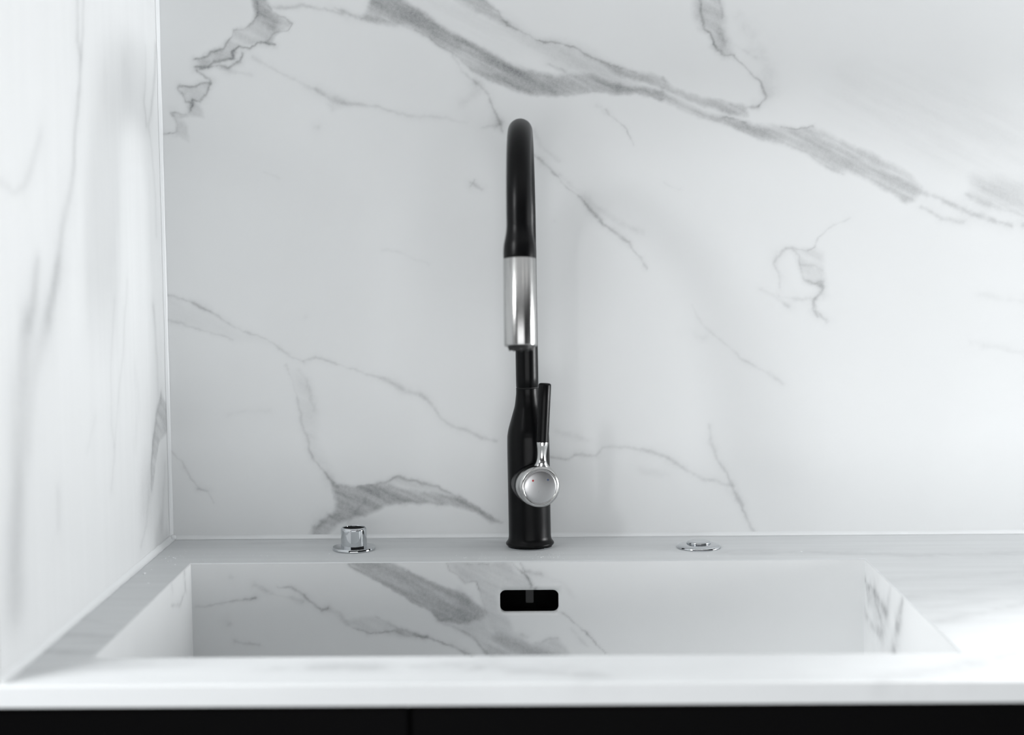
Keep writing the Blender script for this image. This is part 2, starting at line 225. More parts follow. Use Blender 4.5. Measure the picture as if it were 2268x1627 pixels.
  [[364.6,-364.6,11.0,0.05],[480.6,-311.6,11.9,0.05]],
  [[357.5,-247.1,17.1,0.05],[514.7,-202.3,18.4,0.05]],
  [[204.2,-102.0,20.1,0.1],[302.3,-100.4,20.2,0.1],[395.3,-121.1,20.0,0.1],[526.9,-113.3,20.5,0.1]],
  [[-319.4,-28.8,11.0,0.07],[-218.5,-13.5,11.1,0.07],[-93.7,-29.0,10.8,0.07]],
  [[-147.2,0.5,14.0,0.08],[-27.2,-31.4,13.5,0.08]]],
  'f': [
]},
 'bback': {'l': [
  [[-197.7,-1.5,2.0,0.35],[-186.3,-9.4,2.0,0.28],[-174.9,-16.2,2.0,0.2],[-161.7,-25.0,2.0,0.23],[-142.7,-34.9,2.0,0.25],[-123.7,-47.6,2.0,0.3],[-110.4,-53.5,2.0,0.35],[-102.9,-61.4,2.0,0.32],[-95.2,-63.4,2.0,0.3]],
  [[-161.6,-18.3,2.4,0.12],[-142.7,-32.0,2.4,0.12],[-114.2,-49.6,2.4,0.12],[-95.1,-57.5,2.5,0.12]],
  [[-134.7,-10.7,2.4,0.15],[-123.3,-15.6,2.4,0.15],[-106.2,-22.5,2.4,0.15]],
  [[-94.4,-2.3,1.9,0.3],[-88.8,-10.0,1.9,0.32],[-79.3,-14.9,1.9,0.34],[-73.7,-22.7,2.0,0.35],[-62.2,-22.8,1.9,0.35],[-58.5,-32.5,1.9,0.33],[-54.8,-42.3,1.9,0.26],[-51.1,-55.9,1.9,0.2]],
  [[-25.7,0.2,1.9,0.42],[-14.3,-10.5,1.9,0.42],[-6.8,-19.3,1.9,0.42],[-0.2,-30.0,1.9,0.42]],
  [[-15.2,0.1,1.9,0.3],[-10.5,-10.6,1.9,0.3]],
  [[-8.6,-10.6,4.4,0.2],[6.6,-14.6,4.4,0.2]],
  [[6.6,-14.6,5.8,0.06],[27.6,-23.4,5.8,0.06],[42.7,-37.1,5.8,0.06]],
  [[-71.5,-2.4,2.4,0.3],[-48.6,-2.0,2.4,0.3]],
  [[22.4,-55.3,2.0,0.35],[33.8,-59.2,2.0,0.37],[45.2,-69.0,1.9,0.39],[54.7,-76.9,1.9,0.39],[62.3,-86.6,1.9,0.38],[71.9,-96.4,1.9,0.36],[81.4,-106.3,1.9,0.37],[98.5,-131.8,1.9,0.39],[108.0,-161.2,1.9,0.42]],
  [[39.5,-72.9,3.9,0.12],[49.0,-84.6,3.9,0.12],[54.7,-92.4,3.9,0.12]],
  [[1.1,-90.2,2.4,0.15],[16.4,-84.4,2.5,0.15],[24.1,-83.5,2.5,0.15]],
  [[-14.2,-80.3,2.9,0.15],[-8.5,-82.3,2.9,0.15]],
  [[-274.8,-26.2,2.0,0.15],[-263.2,-25.3,2.0,0.27],[-253.8,-31.2,2.0,0.3],[-240.5,-41.0,2.0,0.32],[-227.3,-50.8,2.0,0.34],[-219.6,-48.0,1.9,0.3]],
  [[-299.6,-24.1,3.4,0.15],[-282.6,-33.0,3.4,0.15],[-263.5,-37.0,3.4,0.15],[-248.2,-42.0,3.4,0.15]],
  [[-219.6,-48.9,4.4,0.14],[-206.3,-58.8,4.4,0.14],[-198.8,-67.6,4.4,0.14]],
  [[-198.8,-68.6,2.2,0.2],[-191.2,-73.5,2.2,0.32],[-177.9,-77.8,2.2,0.45],[-164.4,-76.6,2.2,0.45],[-149.0,-73.7,2.2,0.37],[-135.7,-79.7,2.2,0.31],[-116.6,-82.7,2.2,0.35],[-99.3,-86.7,2.2,0.39],[-86.0,-92.7,2.2,0.42],[-72.7,-100.5,2.2,0.44],[-57.4,-110.4,2.2,0.45],[-34.6,-134.0,2.2,0.45],[-4.2,-165.6,2.2,0.45]],
  [[-169.9,-59.0,2.5,0.28],[-149.0,-70.8,2.5,0.28],[-129.9,-78.7,2.5,0.28],[-116.5,-81.7,2.5,0.28]],
  [[-102.9,-63.3,2.5,0.15],[-81.9,-73.2,2.5,0.2],[-68.6,-81.1,2.4,0.25],[-57.2,-92.8,2.4,0.26],[-42.1,-108.5,2.4,0.23],[-15.5,-145.9,2.4,0.2]],
  [[-363.6,-48.0,2.0,0.1],[-342.4,-45.2,2.0,0.24],[-326.9,-42.4,2.0,0.24],[-313.5,-40.6,2.0,0.24],[-298.0,-37.7,2.0,0.35]],
  [[-327.5,-65.8,4.9,0.2],[-327.2,-65.8,4.9,0.2]],
  [[-322.2,-84.4,2.5,0.14],[-308.8,-87.4,2.5,0.14],[-295.3,-89.4,2.5,0.14]],
  [[-324.4,-15.2,4.9,0.1],[-324.1,-15.2,4.9,0.1]]],
  'f': [
  [0.36,2.5,[[-197.6,1.4],[-157.5,1.1],[-149.9,-1.9],[-136.6,-8.7],[-119.5,-16.6],[-104.3,-24.5],[-90.9,-28.4],[-79.5,-32.4],[-68.1,-38.3],[-53.0,-52.0],[-53.0,-59.8],[-72.3,-67.4],[-87.6,-65.4],[-102.9,-62.3],[-110.4,-53.5],[-123.7,-47.6],[-144.6,-33.9],[-161.7,-25.0],[-174.9,-16.2],[-186.3,-9.4]]],
  [0.2,5,[[-94.4,0.6],[-27.6,0.2],[-18.2,-13.4],[-3.0,-23.2],[0.8,-31.0],[-37.4,-30.7],[-37.7,-52.1],[-28.2,-59.9],[-24.5,-75.5],[-3.6,-91.2],[23.3,-83.6],[38.5,-105.1],[95.7,-162.2],[1.6,-161.7],[-47.8,-104.6],[-64.8,-83.0],[-45.5,-75.4],[-53.0,-57.8],[-54.8,-42.3],[-62.2,-22.8],[-73.7,-22.7],[-79.3,-14.9]]],
  [0.2,5,[[-53.3,-87.0],[-37.9,-77.4],[-15.0,-87.3],[4.1,-95.2],[23.2,-99.2],[40.3,-114.9],[88.1,-162.2],[5.5,-161.7],[-45.9,-106.6]]],
  [0.16,6,[[-79.5,-28.5],[-53.0,-55.9],[-49.4,-75.3],[-64.8,-83.0],[-80.0,-71.3],[-100.9,-61.4],[-83.7,-57.6]]],
  [0.17,4,[[-200.7,-64.6],[-187.2,-58.9],[-168.0,-61.0],[-143.3,-72.8],[-116.5,-81.7],[-133.8,-81.6],[-164.4,-76.6],[-177.9,-77.8],[-191.2,-73.5]]]]},
 'bright': {'l': [
  [[-139.5,-22.1,9.1,0.38],[-153.6,-27.3,8.7,0.38],[-188.3,-22.9,9.4,0.38],[-207.2,-26.8,11.3,0.38],[-225.7,-31.3,9.2,0.38],[-250.8,-33.3,7.1,0.38]],
  [[-140.8,-55.3,11.2,0.3],[-170.8,-63.1,12.3,0.3],[-197.5,-62.3,11.0,0.3],[-227.0,-59.8,11.3,0.3]],
  [[-313.6,-4.1,7.5,0.36],[-304.7,-22.1,11.3,0.36],[-288.9,-41.2,15.5,0.36],[-286.0,-51.9,15.9,0.36],[-283.1,-61.9,16.0,0.36]],
  [[-263.5,-4.7,9.8,0.12],[-246.9,-24.1,10.2,0.12],[-233.8,-50.9,10.5,0.12]],
  [[-188.4,-24.6,5.6,0.3],[-196.4,-35.7,5.5,0.3],[-215.3,-43.4,5.2,0.3]]],
  'f': [
  [0.2,6,[[-143.7,-27.8],[-188.3,-22.9],[-218.4,-30.6],[-222.7,-45.6],[-189.6,-53.6],[-177.8,-46.6],[-154.5,-47.1]]]]},
 'bleft': {'l': [
  [[-170.6,-3.7,5.5,0.25],[-168.8,-24.4,5.5,0.25],[-199.9,-31.2,3.9,0.25],[-236.3,-23.5,1.3,0.25]],
  [[-230.5,-3.0,6.1,0.1],[-228.0,-9.6,6.1,0.1]]],
  'f': [
]},
}

# ------------------------------------------------------------------ small helpers
def tag(o, label=None, cat=None, group=None, kind=None):
    if label: o['label'] = label
    if cat: o['category'] = cat
    if group: o['group'] = group
    if kind: o['kind'] = kind
    return o

def link(name, me, mat=None, parent=None, loc=None):
    o = bpy.data.objects.new(name, me)
    col.objects.link(o)
    if mat is not None and me is not None:
        me.materials.append(mat)
    if parent is not None: o.parent = parent
    if loc is not None: o.location = loc
    return o

def empty(name, loc, parent=None):
    o = bpy.data.objects.new(name, None)
    o.empty_display_size = 0.03
    o.location = loc
    col.objects.link(o)
    if parent: o.parent = parent
    return o

def from_bm(name, bm, mat, parent=None, smooth=True, angle=35, loc=None):
    bmesh.ops.recalc_face_normals(bm, faces=bm.faces)
    me = bpy.data.meshes.new(name)
    bm.to_mesh(me); bm.free()
    if smooth:
        me.shade_smooth()
        me.set_sharp_from_angle(angle=math.radians(angle))
    return link(name, me, mat, parent, loc)

def add_box(bm, x0, x1, y0, y1, z0, z1, bevel=0.0):
    v = [bm.verts.new((x, y, z)) for x in (x0, x1) for y in (y0, y1) for z in (z0, z1)]
    fs = [bm.faces.new([v[i] for i in f]) for f in ((0, 1, 3, 2), (4, 6, 7, 5), (0, 4, 5, 1), (2, 3, 7, 6), (0, 2, 6, 4), (1, 5, 7, 3))]
    if bevel:
        es = list({e for f in fs for e in f.edges})
        bmesh.ops.bevel(bm, geom=es, offset=bevel, segments=2, affect='EDGES')

def add_lathe(bm, prof, n=64, mat=Matrix(), cap0=True, cap1=True):
    rings = []
    for r, z in prof:
        if r < 1e-7:
            rings.append([bm.verts.new(mat @ Vector((0, 0, z)))])
        else:
            rings.append([bm.verts.new(mat @ Vector((r * math.cos(2 * math.pi * k / n), r * math.sin(2 * math.pi * k / n), z))) for k in range(n)])
    for a, b in zip(rings, rings[1:]):
        for k in range(n):
            q = [a[k % len(a)], a[(k + 1) % n % len(a)], b[(k + 1) % n % len(b)], b[k % len(b)]]
            q = list(dict.fromkeys(q))
            if len(q) > 2: bm.faces.new(q)
    if cap0 and len(rings[0]) > 1: bm.faces.new(rings[0])
    if cap1 and len(rings[-1]) > 1: bm.faces.new(rings[-1])

def add_tube(bm, pts, rad, n=40):
    pts = [Vector(p) for p in pts]
    t = [(pts[min(i + 1, len(pts) - 1)] - pts[max(i - 1, 0)]).normalized() for i in range(len(pts))]
    nrm = Vector((1, 0, 0))
    rings = []
    for i, p in enumerate(pts):
        nrm = (nrm - t[i] * nrm.dot(t[i])).normalized()
        b = t[i].cross(nrm)
        rings.append([bm.verts.new(p + (nrm * math.cos(2 * math.pi * k / n) + b * math.sin(2 * math.pi * k / n)) * rad[i]) for k in range(n)])
    for a, b in zip(rings, rings[1:]):
        for k in range(n):
            bm.faces.new((a[k], a[(k + 1) % n], b[(k + 1) % n], b[k]))
    bm.faces.new(rings[0]); bm.faces.new(rings[-1])

def smooth_profile(pts, steps=6):
    """Catmull-Rom through the (r, z) points."""
    P = [Vector(p) for p in pts]
    out = []
    for i in range(len(P) - 1):
        a, b, c, d = P[max(i - 1, 0)], P[i], P[i + 1], P[min(i + 2, len(P) - 1)]
        for s in range(steps):
            t = s / steps
            out.append(tuple(0.5 * ((2 * b) + (c - a) * t + (2 * a - 5 * b + 4 * c - d) * t * t + (3 * b - a - 3 * c + d) * t ** 3)))
    out.append(tuple(P[-1]))
    return out

# ------------------------------------------------------------------ vein fields
def vnoise(x, y, seed):
    rng = np.random.default_rng(seed)
    T = rng.random((256, 256)).astype(np.float32)
    xi, yi = np.floor(x).astype(np.int64), np.floor(y).astype(np.int64)
    fx, fy = (x - xi).astype(np.float32), (y - yi).astype(np.float32)
    fx = fx * fx * (3 - 2 * fx); fy = fy * fy * (3 - 2 * fy)
    a, b = T[xi % 256, yi % 256], T[(xi + 1) % 256, yi % 256]
    c, d = T[xi % 256, (yi + 1) % 256], T[(xi + 1) % 256, (yi + 1) % 256]
    return (a + (b - a) * fx) + ((c + (d - c) * fx) - (a + (b - a) * fx)) * fy - 0.5

def fbm(x, y, seed, octs=4):
    s = 0; a = 1.0
    for k in range(octs):
        s = s + a * vnoise(x * 2 ** k, y * 2 ** k, seed + k); a *= 0.5
    return s

def vein_field(key, u, v):
    """Vein strength (0..1) at slab coordinates u, v in metres."""
    U, V = u * 1000.0, v * 1000.0
    clean = np.ones_like(U)
    wx = 2.6 * fbm(U / 16, V / 16, 11, 4) + 1.3 * fbm(U / 5, V / 5, 131, 3); wy = 2.6 * fbm(U / 16, V / 16, 31, 4) + 1.3 * fbm(U / 5, V / 5, 151, 3)
    pu, pv = U + wx, V + wy
    grain = fbm((U - 0.5 * V) / 70, (V + 0.5 * U) / 8, 51, 4)
    blot = fbm(U / 9, V / 9, 71, 4)
    slow = fbm(U / 34, V / 34, 91, 3)
    if key == 'left':                        # long smooth vertical veins on the side slab
        slow = 0.35 * fbm(U / 60, V / 220, 91, 3); blot = 0.3 * fbm(U / 20, V / 70, 71, 3)
    data = VEINS.get(key, {'l': [], 'f': []})
    for s, soft, poly in data['f']:
        P = np.array(poly); m = soft * 2 + 6
        sel = (pu > P[:, 0].min() - m) & (pu < P[:, 0].max() + m) & (pv > P[:, 1].min() - m) & (pv < P[:, 1].max() + m)
        if not sel.any(): continue
        x, y = pu[sel], pv[sel]
        d = np.full(x.shape, 1e9); inside = np.zeros(x.shape, bool)
        for (ax, ay), (bx, by) in zip(P, np.roll(P, -1, 0)):
            ex, ey = bx - ax, by - ay
            t = np.clip(((x - ax) * ex + (y - ay) * ey) / (ex * ex + ey * ey + 1e-9), 0, 1)
            d = np.minimum(d, (x - ax - t * ex) ** 2 + (y - ay - t * ey) ** 2)
            if ay != by:
                inside ^= ((ay > y) != (by > y)) & (x < ex * (y - ay) / ey + ax)
        d = np.sqrt(d); d = np.where(inside, d, -d)
        k = np.clip(0.5 + d / (2 * soft), 0, 1); k = k * k * (3 - 2 * k)
        k = k * s * np.clip(1 + 0.8 * grain[sel] + 0.2 * blot[sel], 0.35, 1.6)
        clean[sel] *= 1 - k
    for L in data['l']:
        P = np.array(L); m = P[:, 2].max() * 4.5 + 5
        sel = (pu > P[:, 0].min() - m) & (pu < P[:, 0].max() + m) & (pv > P[:, 1].min() - m) & (pv < P[:, 1].max() + m)
        if not sel.any(): continue
        x, y = pu[sel], pv[sel]
        best = np.zeros(x.shape)
        for a, b in zip(P, P[1:]):
            ex, ey = b[0] - a[0], b[1] - a[1]
            t = np.clip(((x - a[0]) * ex + (y - a[1]) * ey) / (ex * ex + ey * ey + 1e-9), 0, 1)
            d = np.hypot(x - a[0] - t * ex, y - a[1] - t * ey)
            w = (a[2] + (b[2] - a[2]) * t) * (0.66 + 0.5 * slow[sel]); s = a[3] + (b[3] - a[3]) * t
            best = np.maximum(best, s * (0.80 * np.exp(-(d / (w * 0.85)) ** 2) + 0.24 * np.exp(-(d / (w * 2.6)) ** 2)))
        clean[sel] *= 1 - best * np.clip(1.0 + 0.9 * blot[sel] + 0.9 * slow[sel], 0.35, 1.5)
    return (1 - clean).astype(np.float32)

def axis(*parts):
    """Join (start, stop, step) runs into one ascending list of coordinates."""
    out = []
    for a, b, st in parts:
        n = max(1, int(round((b - a) / st)))
        out.append(np.linspace(a, b, n + 1)[(1 if out else 0):])
    return np.concatenate(out)

class Surf:
    """Collects marble faces of one slab, with a vein value for each vertex."""
    def __init__(self): self.v = []; self.f = []; self.k = []; self.n = 0
    def grid(self, us, vs_, pos, key, ku=None, skip=None, flip=False):
        U, V = np.meshgrid(us, vs_, indexing='ij')
        u, v = U.ravel(), V.ravel()
        self.v.append(np.stack(pos(u, v), 1).astype(np.float32))
        a, b = ku(u, v) if ku else (u, v)
        self.k.append(vein_field(key, a, b))
        nu, nv = len(us), len(vs_)
        i, j = np.meshgrid(np.arange(nu - 1), np.arange(nv - 1), indexing='ij')
        q = (i * nv + j)
        keep = np.ones(q.shape, bool)
        if skip is not None:
            keep = ~skip(0.5 * (us[:-1] + us[1:])[:, None], 0.5 * (vs_[:-1] + vs_[1:])[None, :])
        q = q[keep]
        F = np.stack([q, q + nv, q + nv + 1, q + 1], 1)
        if flip: F = F[:, ::-1]
        self.f.append(F + self.n); base = self.n
        self.n += nu * nv
        return base
    def raw(self, verts, faces, k=0.0):
        V = np.array(verts, np.float32)
        self.v.append(V); self.k.append(np.full(len(V), k, np.float32) if np.isscalar(k) else np.asarray(k, np.float32))
        self.f.append(np.array(faces) + self.n); base = self.n; self.n += len(V)
        return base
    def quads(self, F): self.f.append(np.array(F))
    def box(self, x0, x1, y0, y1, z0, z1, drop=()):
        v = [(x, y, z) for x in (x0, x1) for y in (y0, y1) for z in (z0, z1)]
        fs = {'-x': (0, 1, 3, 2), '+x': (4, 6, 7, 5), '-y': (0, 4, 5, 1), '+y': (2, 3, 7, 6), '-z': (0, 2, 6, 4), '+z': (1, 5, 7, 3)}
        self.raw(v, [f for n, f in fs.items() if n not in drop])
    def build(self, name, mat, parent=None):
        V = np.concatenate(self.v); F = np.concatenate(self.f).astype(np.int32); K = np.concatenate(self.k)
        me = bpy.data.meshes.new(name)
        me.vertices.add(len(V)); me.vertices.foreach_set('co', V.ravel())
        me.loops.add(F.size); me.loops.foreach_set('vertex_index', F.ravel())
        me.polygons.add(len(F)); me.polygons.foreach_set('loop_start', np.arange(0, F.size, 4, dtype=np.int32))
        me.update(calc_edges=True); me.validate()
        at = me.attributes.new('vein', 'FLOAT', 'POINT'); at.data.foreach_set('value', K)
        return link(name, me, mat, parent)

# ------------------------------------------------------------------ materials
def new_mat(name):
    m = bpy.data.materials.new(name); m.use_nodes = True
    nt = m.node_tree
    return m, nt, nt.nodes['Principled BSDF']

def marble(name, base=(0.805, 0.82, 0.825), rough=0.32, streak=(1, 1, 1), streak_amt=0.03):
    m, nt, b = new_mat(name)
    N, L = nt.nodes, nt.links
    at = N.new('ShaderNodeAttribute'); at.attribute_name = 'vein'
    tc = N.new('ShaderNodeTexCoord')
    mp = N.new('ShaderNodeMapping'); mp.inputs['Scale'].default_value = streak
    L.new(tc.outputs['Object'], mp.inputs[0])
    n1 = N.new('ShaderNodeTexNoise'); n1.inputs['Scale'].default_value = 9; n1.inputs['Detail'].default_value = 5
    L.new(mp.outputs[0], n1.inputs['Vector'])
    n2 = N.new('ShaderNodeTexNoise'); n2.inputs['Scale'].default_value = 260; n2.inputs['Detail'].default_value = 4; n2.inputs['Roughness'].default_value = 0.7
    L.new(tc.outputs['Object'], n2.inputs['Vector'])
    # veins, modulated by a fine grain
    mr = N.new('ShaderNodeMapRange'); mr.inputs[1].default_value = 0.3; mr.inputs[2].default_value = 0.7; mr.inputs[3].default_value = 0.82; mr.inputs[4].default_value = 1.15
    L.new(n2.outputs[0], mr.inputs[0])
    mu = N.new('ShaderNodeMath'); mu.operation = 'MULTIPLY'
    L.new(at.outputs['Fac'], mu.inputs[0]); L.new(mr.outputs[0], mu.inputs[1])
    cl = N.new('ShaderNodeMapRange'); cl.inputs[1].default_value = 0.35; cl.inputs[2].default_value = 0.7; cl.inputs[3].default_value = 0.0; cl.inputs[4].default_value = streak_amt
    L.new(n1.outputs[0], cl.inputs[0])
    ad = N.new('ShaderNodeMath'); ad.operation = 'ADD'; ad.use_clamp = True
    L.new(mu.outputs[0], ad.inputs[0]); L.new(cl.outputs[0], ad.inputs[1])
    mx = N.new('ShaderNodeMix'); mx.data_type = 'RGBA'
    mx.inputs['A'].default_value = (*base, 1)
    mx.inputs['B'].default_value = (0.10, 0.108, 0.115, 1)
    L.new(ad.outputs[0], mx.inputs['Factor'])
    L.new(mx.outputs['Result'], b.inputs['Base Color'])
    b.inputs['Roughness'].default_value = rough
    b.inputs['Specular IOR Level'].default_value = 0.28
    return m

def plain(name, colr, rough, metal=0.0, spec=0.5, noise=0.0, nscale=(80, 80, 80)):
    m, nt, b = new_mat(name)
    N, L = nt.nodes, nt.links
    b.inputs['Metallic'].default_value = metal
    b.inputs['Specular IOR Level'].default_value = spec
    tc = N.new('ShaderNodeTexCoord'); mp = N.new('ShaderNodeMapping'); mp.inputs['Scale'].default_value = nscale
    n = N.new('ShaderNodeTexNoise'); n.inputs['Scale'].default_value = 1.0; n.inputs['Detail'].default_value = 3
    L.new(tc.outputs['Object'], mp.inputs[0]); L.new(mp.outputs[0], n.inputs['Vector'])
    mr = N.new('ShaderNodeMapRange'); mr.inputs[3].default_value = max(rough - noise, 0.0); mr.inputs[4].default_value = rough + noise
    L.new(n.outputs[0], mr.inputs[0]); L.new(mr.outputs[0], b.inputs['Roughness'])
    b.inputs['Base Color'].default_value = (*colr, 1)
    return m

def brushed(name, colr, rough, aniso):
    # turned metal: fine grooves around the local z axis
    m, nt, b = new_mat(name)
    N, L = nt.nodes, nt.links
    b.inputs['Metallic'].default_value = 1.0
    b.inputs['Roughness'].default_value = rough
    b.inputs['Anisotropic'].default_value = aniso
    b.inputs['Anisotropic Rotation'].default_value = 0.25
    tn = N.new('ShaderNodeTangent'); tn.direction_type = 'RADIAL'; tn.axis = 'Z'
    L.new(tn.outputs[0], b.inputs['Tangent'])
    tc = N.new('ShaderNodeTexCoord'); mp = N.new('ShaderNodeMapping'); mp.inputs['Scale'].default_value = (20, 20, 2500)
    n = N.new('ShaderNodeTexNoise'); n.inputs['Scale'].default_value = 1.0
    L.new(tc.outputs['Object'], mp.inputs[0]); L.new(mp.outputs[0], n.inputs['Vector'])
    mx = N.new('ShaderNodeMix'); mx.data_type = 'RGBA'
    mx.inputs['A'].default_value = (*[c * 0.93 for c in colr], 1); mx.inputs['B'].default_value = (*[min(1, c * 1.07) for c in colr], 1)
    L.new(n.outputs[0], mx.inputs['Factor']); L.new(mx.outputs['Result'], b.inputs['Base Color'])
    return m

M = {
    'sleeve': brushed('turned_steel', (0.46, 0.46, 0.455), 0.24, 0.85),
    'wall': marble('veined_marble_wall', rough=0.34, streak_amt=0.02),
    'wall_left': marble('veined_marble_side', rough=0.34, streak=(1, 9, 0.5), streak_amt=0.03),
    'top': marble('veined_marble_worktop', (0.68, 0.70, 0.71), rough=0.5, streak=(0.5, 7, 1), streak_amt=0.07),
    'basin': marble('veined_marble_basin', rough=0.30, streak_amt=0.03),
    'caulk': plain('white_silicone', (0.82, 0.84, 0.85), 0.35),
    'black': plain('matte_black_coating', (0.0016, 0.0017, 0.0021), 0.31, 0, 0.14, 0.03, (300, 300, 300)),
    'gap': plain('black_gap', (0.003, 0.003, 0.003), 0.6),
    'steel': plain('brushed_steel', (0.52, 0.52, 0.515), 0.2, 1.0, 0.5, 0.03, (30, 30, 900)),
    'steel_face': plain('brushed_steel_cap', (0.50, 0.50, 0.505), 0.3, 1.0, 0.5, 0.05, (900, 900, 40)),
    'chrome': plain('polished_chrome', (0.60, 0.62, 0.64), 0.045, 1.0),
    'hole': plain('dark_inside', (0.004, 0.004, 0.004), 0.7, 0, 0.1),
    'tab': plain('dark_grey_plastic', (0.02, 0.02, 0.02), 0.4),
    'red': plain('red_enamel', (0.35, 0.012, 0.015), 0.4),
    'blue': plain('blue_enamel', (0.04, 0.06, 0.13), 0.4),
    'door': plain('black_cabinet_front', (0.0018, 0.0018, 0.002), 0.4, 0, 0.03, 0.05, (4, 4, 60)),
    'floor': plain('pale_floor', (0.42, 0.42, 0.42), 0.4),
    'ceiling': plain('matt_white_ceiling', (0.75, 0.75, 0.75), 0.8),
    'dust': plain('white_stone_dust', (0.85, 0.87, 0.88), 0.6),
}

# ------------------------------------------------------------------ the setting
def setting():
    bm = bmesh.new(); add_box(bm, -2.6, 3.0, -3.4, 0.2, -0.04, 0)
    tag(from_bm('floor', bm, M['floor'], smooth=False), kind='structure')
    bm = bmesh.new(); add_box(bm, -2.6, 3.0, -3.4, 0.2, 2.55, 2.6)
    cl = tag(from_bm('ceiling', bm, M['ceiling'], smooth=False), kind='structure')
    bm = bmesh.new(); add_box(bm, XL + 0.002, XR, -0.33, -0.002, TOP + 0.632, 2.549)  # added block above the view, only there to shade the wall top
    from_bm('shade_block', bm, M['ceiling'], cl, smooth=False)
    # back wall slab
    s = Surf()
    us = axis((XL - 0.03, -0.45 + 0.03, 0.03), (-0.42, 0.57, 0.0011), (0.57, XR, 0.03))
    vv = axis((-0.02, 0.0, 0.02), (0.0, 0.63, 0.0011), (0.63, 1.648, 0.03))
    s.grid(us, vv, lambda u, v: (u, u * 0, v + TOP), 'back')
    s.box(XL - 0.03, XR, 0.0004, 0.03, 0, TOP + 1.648)
    tag(s.build('wall_back', M['wall']), kind='structure')
    # left wall slab: a tall side panel that ends just in front of the worktop
    s = Surf()
    us = axis((-0.603, 0.0, 0.002))
    vv = axis((-0.016, 0.0, 0.016), (0.0, 0.64, 0.002), (0.64, 1.648, 0.03))
    s.grid(us, vv, lambda u, v: (u * 0 + XL, u, v + TOP), 'left')
    s.box(XL - 0.03, XL - 0.0004, -0.603, -0.0002, TOP - 0.017, TOP + 1.648)
    s.box(XL - 0.03, XL - 0.0004, -0.575, -0.0002, 0, TOP - 0.0175)
    tag(s.build('wall_left', M['wall_left']), kind='structure')

    # silicone seams
    def bead(name, a, b, d1, d2, w1, w2, seed, lump=None):
        rng = random.Random(seed)
        bm = bmesh.new(); a, b, d1, d2 = Vector(a), Vector(b), Vector(d1), Vector(d2)
        n = 60; rings = []
        for i in range(n + 1):
            p = a.lerp(b, i / n); k = 1 + rng.uniform(-.10, .10)
            q = []
            for t in range(6):
                an = math.radians(90 * t / 5)
                # concave bead between the two faces
                q.append(p + d1 * w1 * k * (1 - math.sin(an)) ** 1.0 * 1.0 + d2 * w2 * k * (1 - math.cos(an)))
            rings.append([bm.verts.new(p - d1 * 0.0 - d2 * 0.0)] + [bm.verts.new(x) for x in q])
        for r0, r1 in zip(rings, rings[1:]):
            m = len(r0)
            for k in range(m):
                bm.faces.new((r0[k], r0[(k + 1) % m], r1[(k + 1) % m], r1[k]))
        bm.faces.new(rings[0]); bm.faces.new(rings[-1])
        if lump:
            bmesh.ops.create_icosphere(bm, subdivisions=2, radius=lump[1], matrix=Matrix.Translation(lump[0]))
        return tag(from_bm(name, bm, M['caulk'], angle=60), kind='structure')
    e = 0.0002
    bead('trim_1', (XL + e, -e, TOP + 0.0), (XL + e, -e, TOP + 1.648), (1, 0, 0), (0, -1, 0), 0.0022, 0.010, 1)
    bead('trim_2', (XL + e, -e, TOP + e), (XR, -e, TOP + e), (0, -1, 0), (0, 0, 1), 0.004, 0.0042, 2, ((XL + 0.003, -0.004, TOP + 0.003), 0.0034))
    bead('trim_3', (XL + e, -e, TOP + e), (XL + e, YE + 0.004, TOP + e), (1, 0, 0), (0, 0, 1), 0.0048, 0.0055, 3)

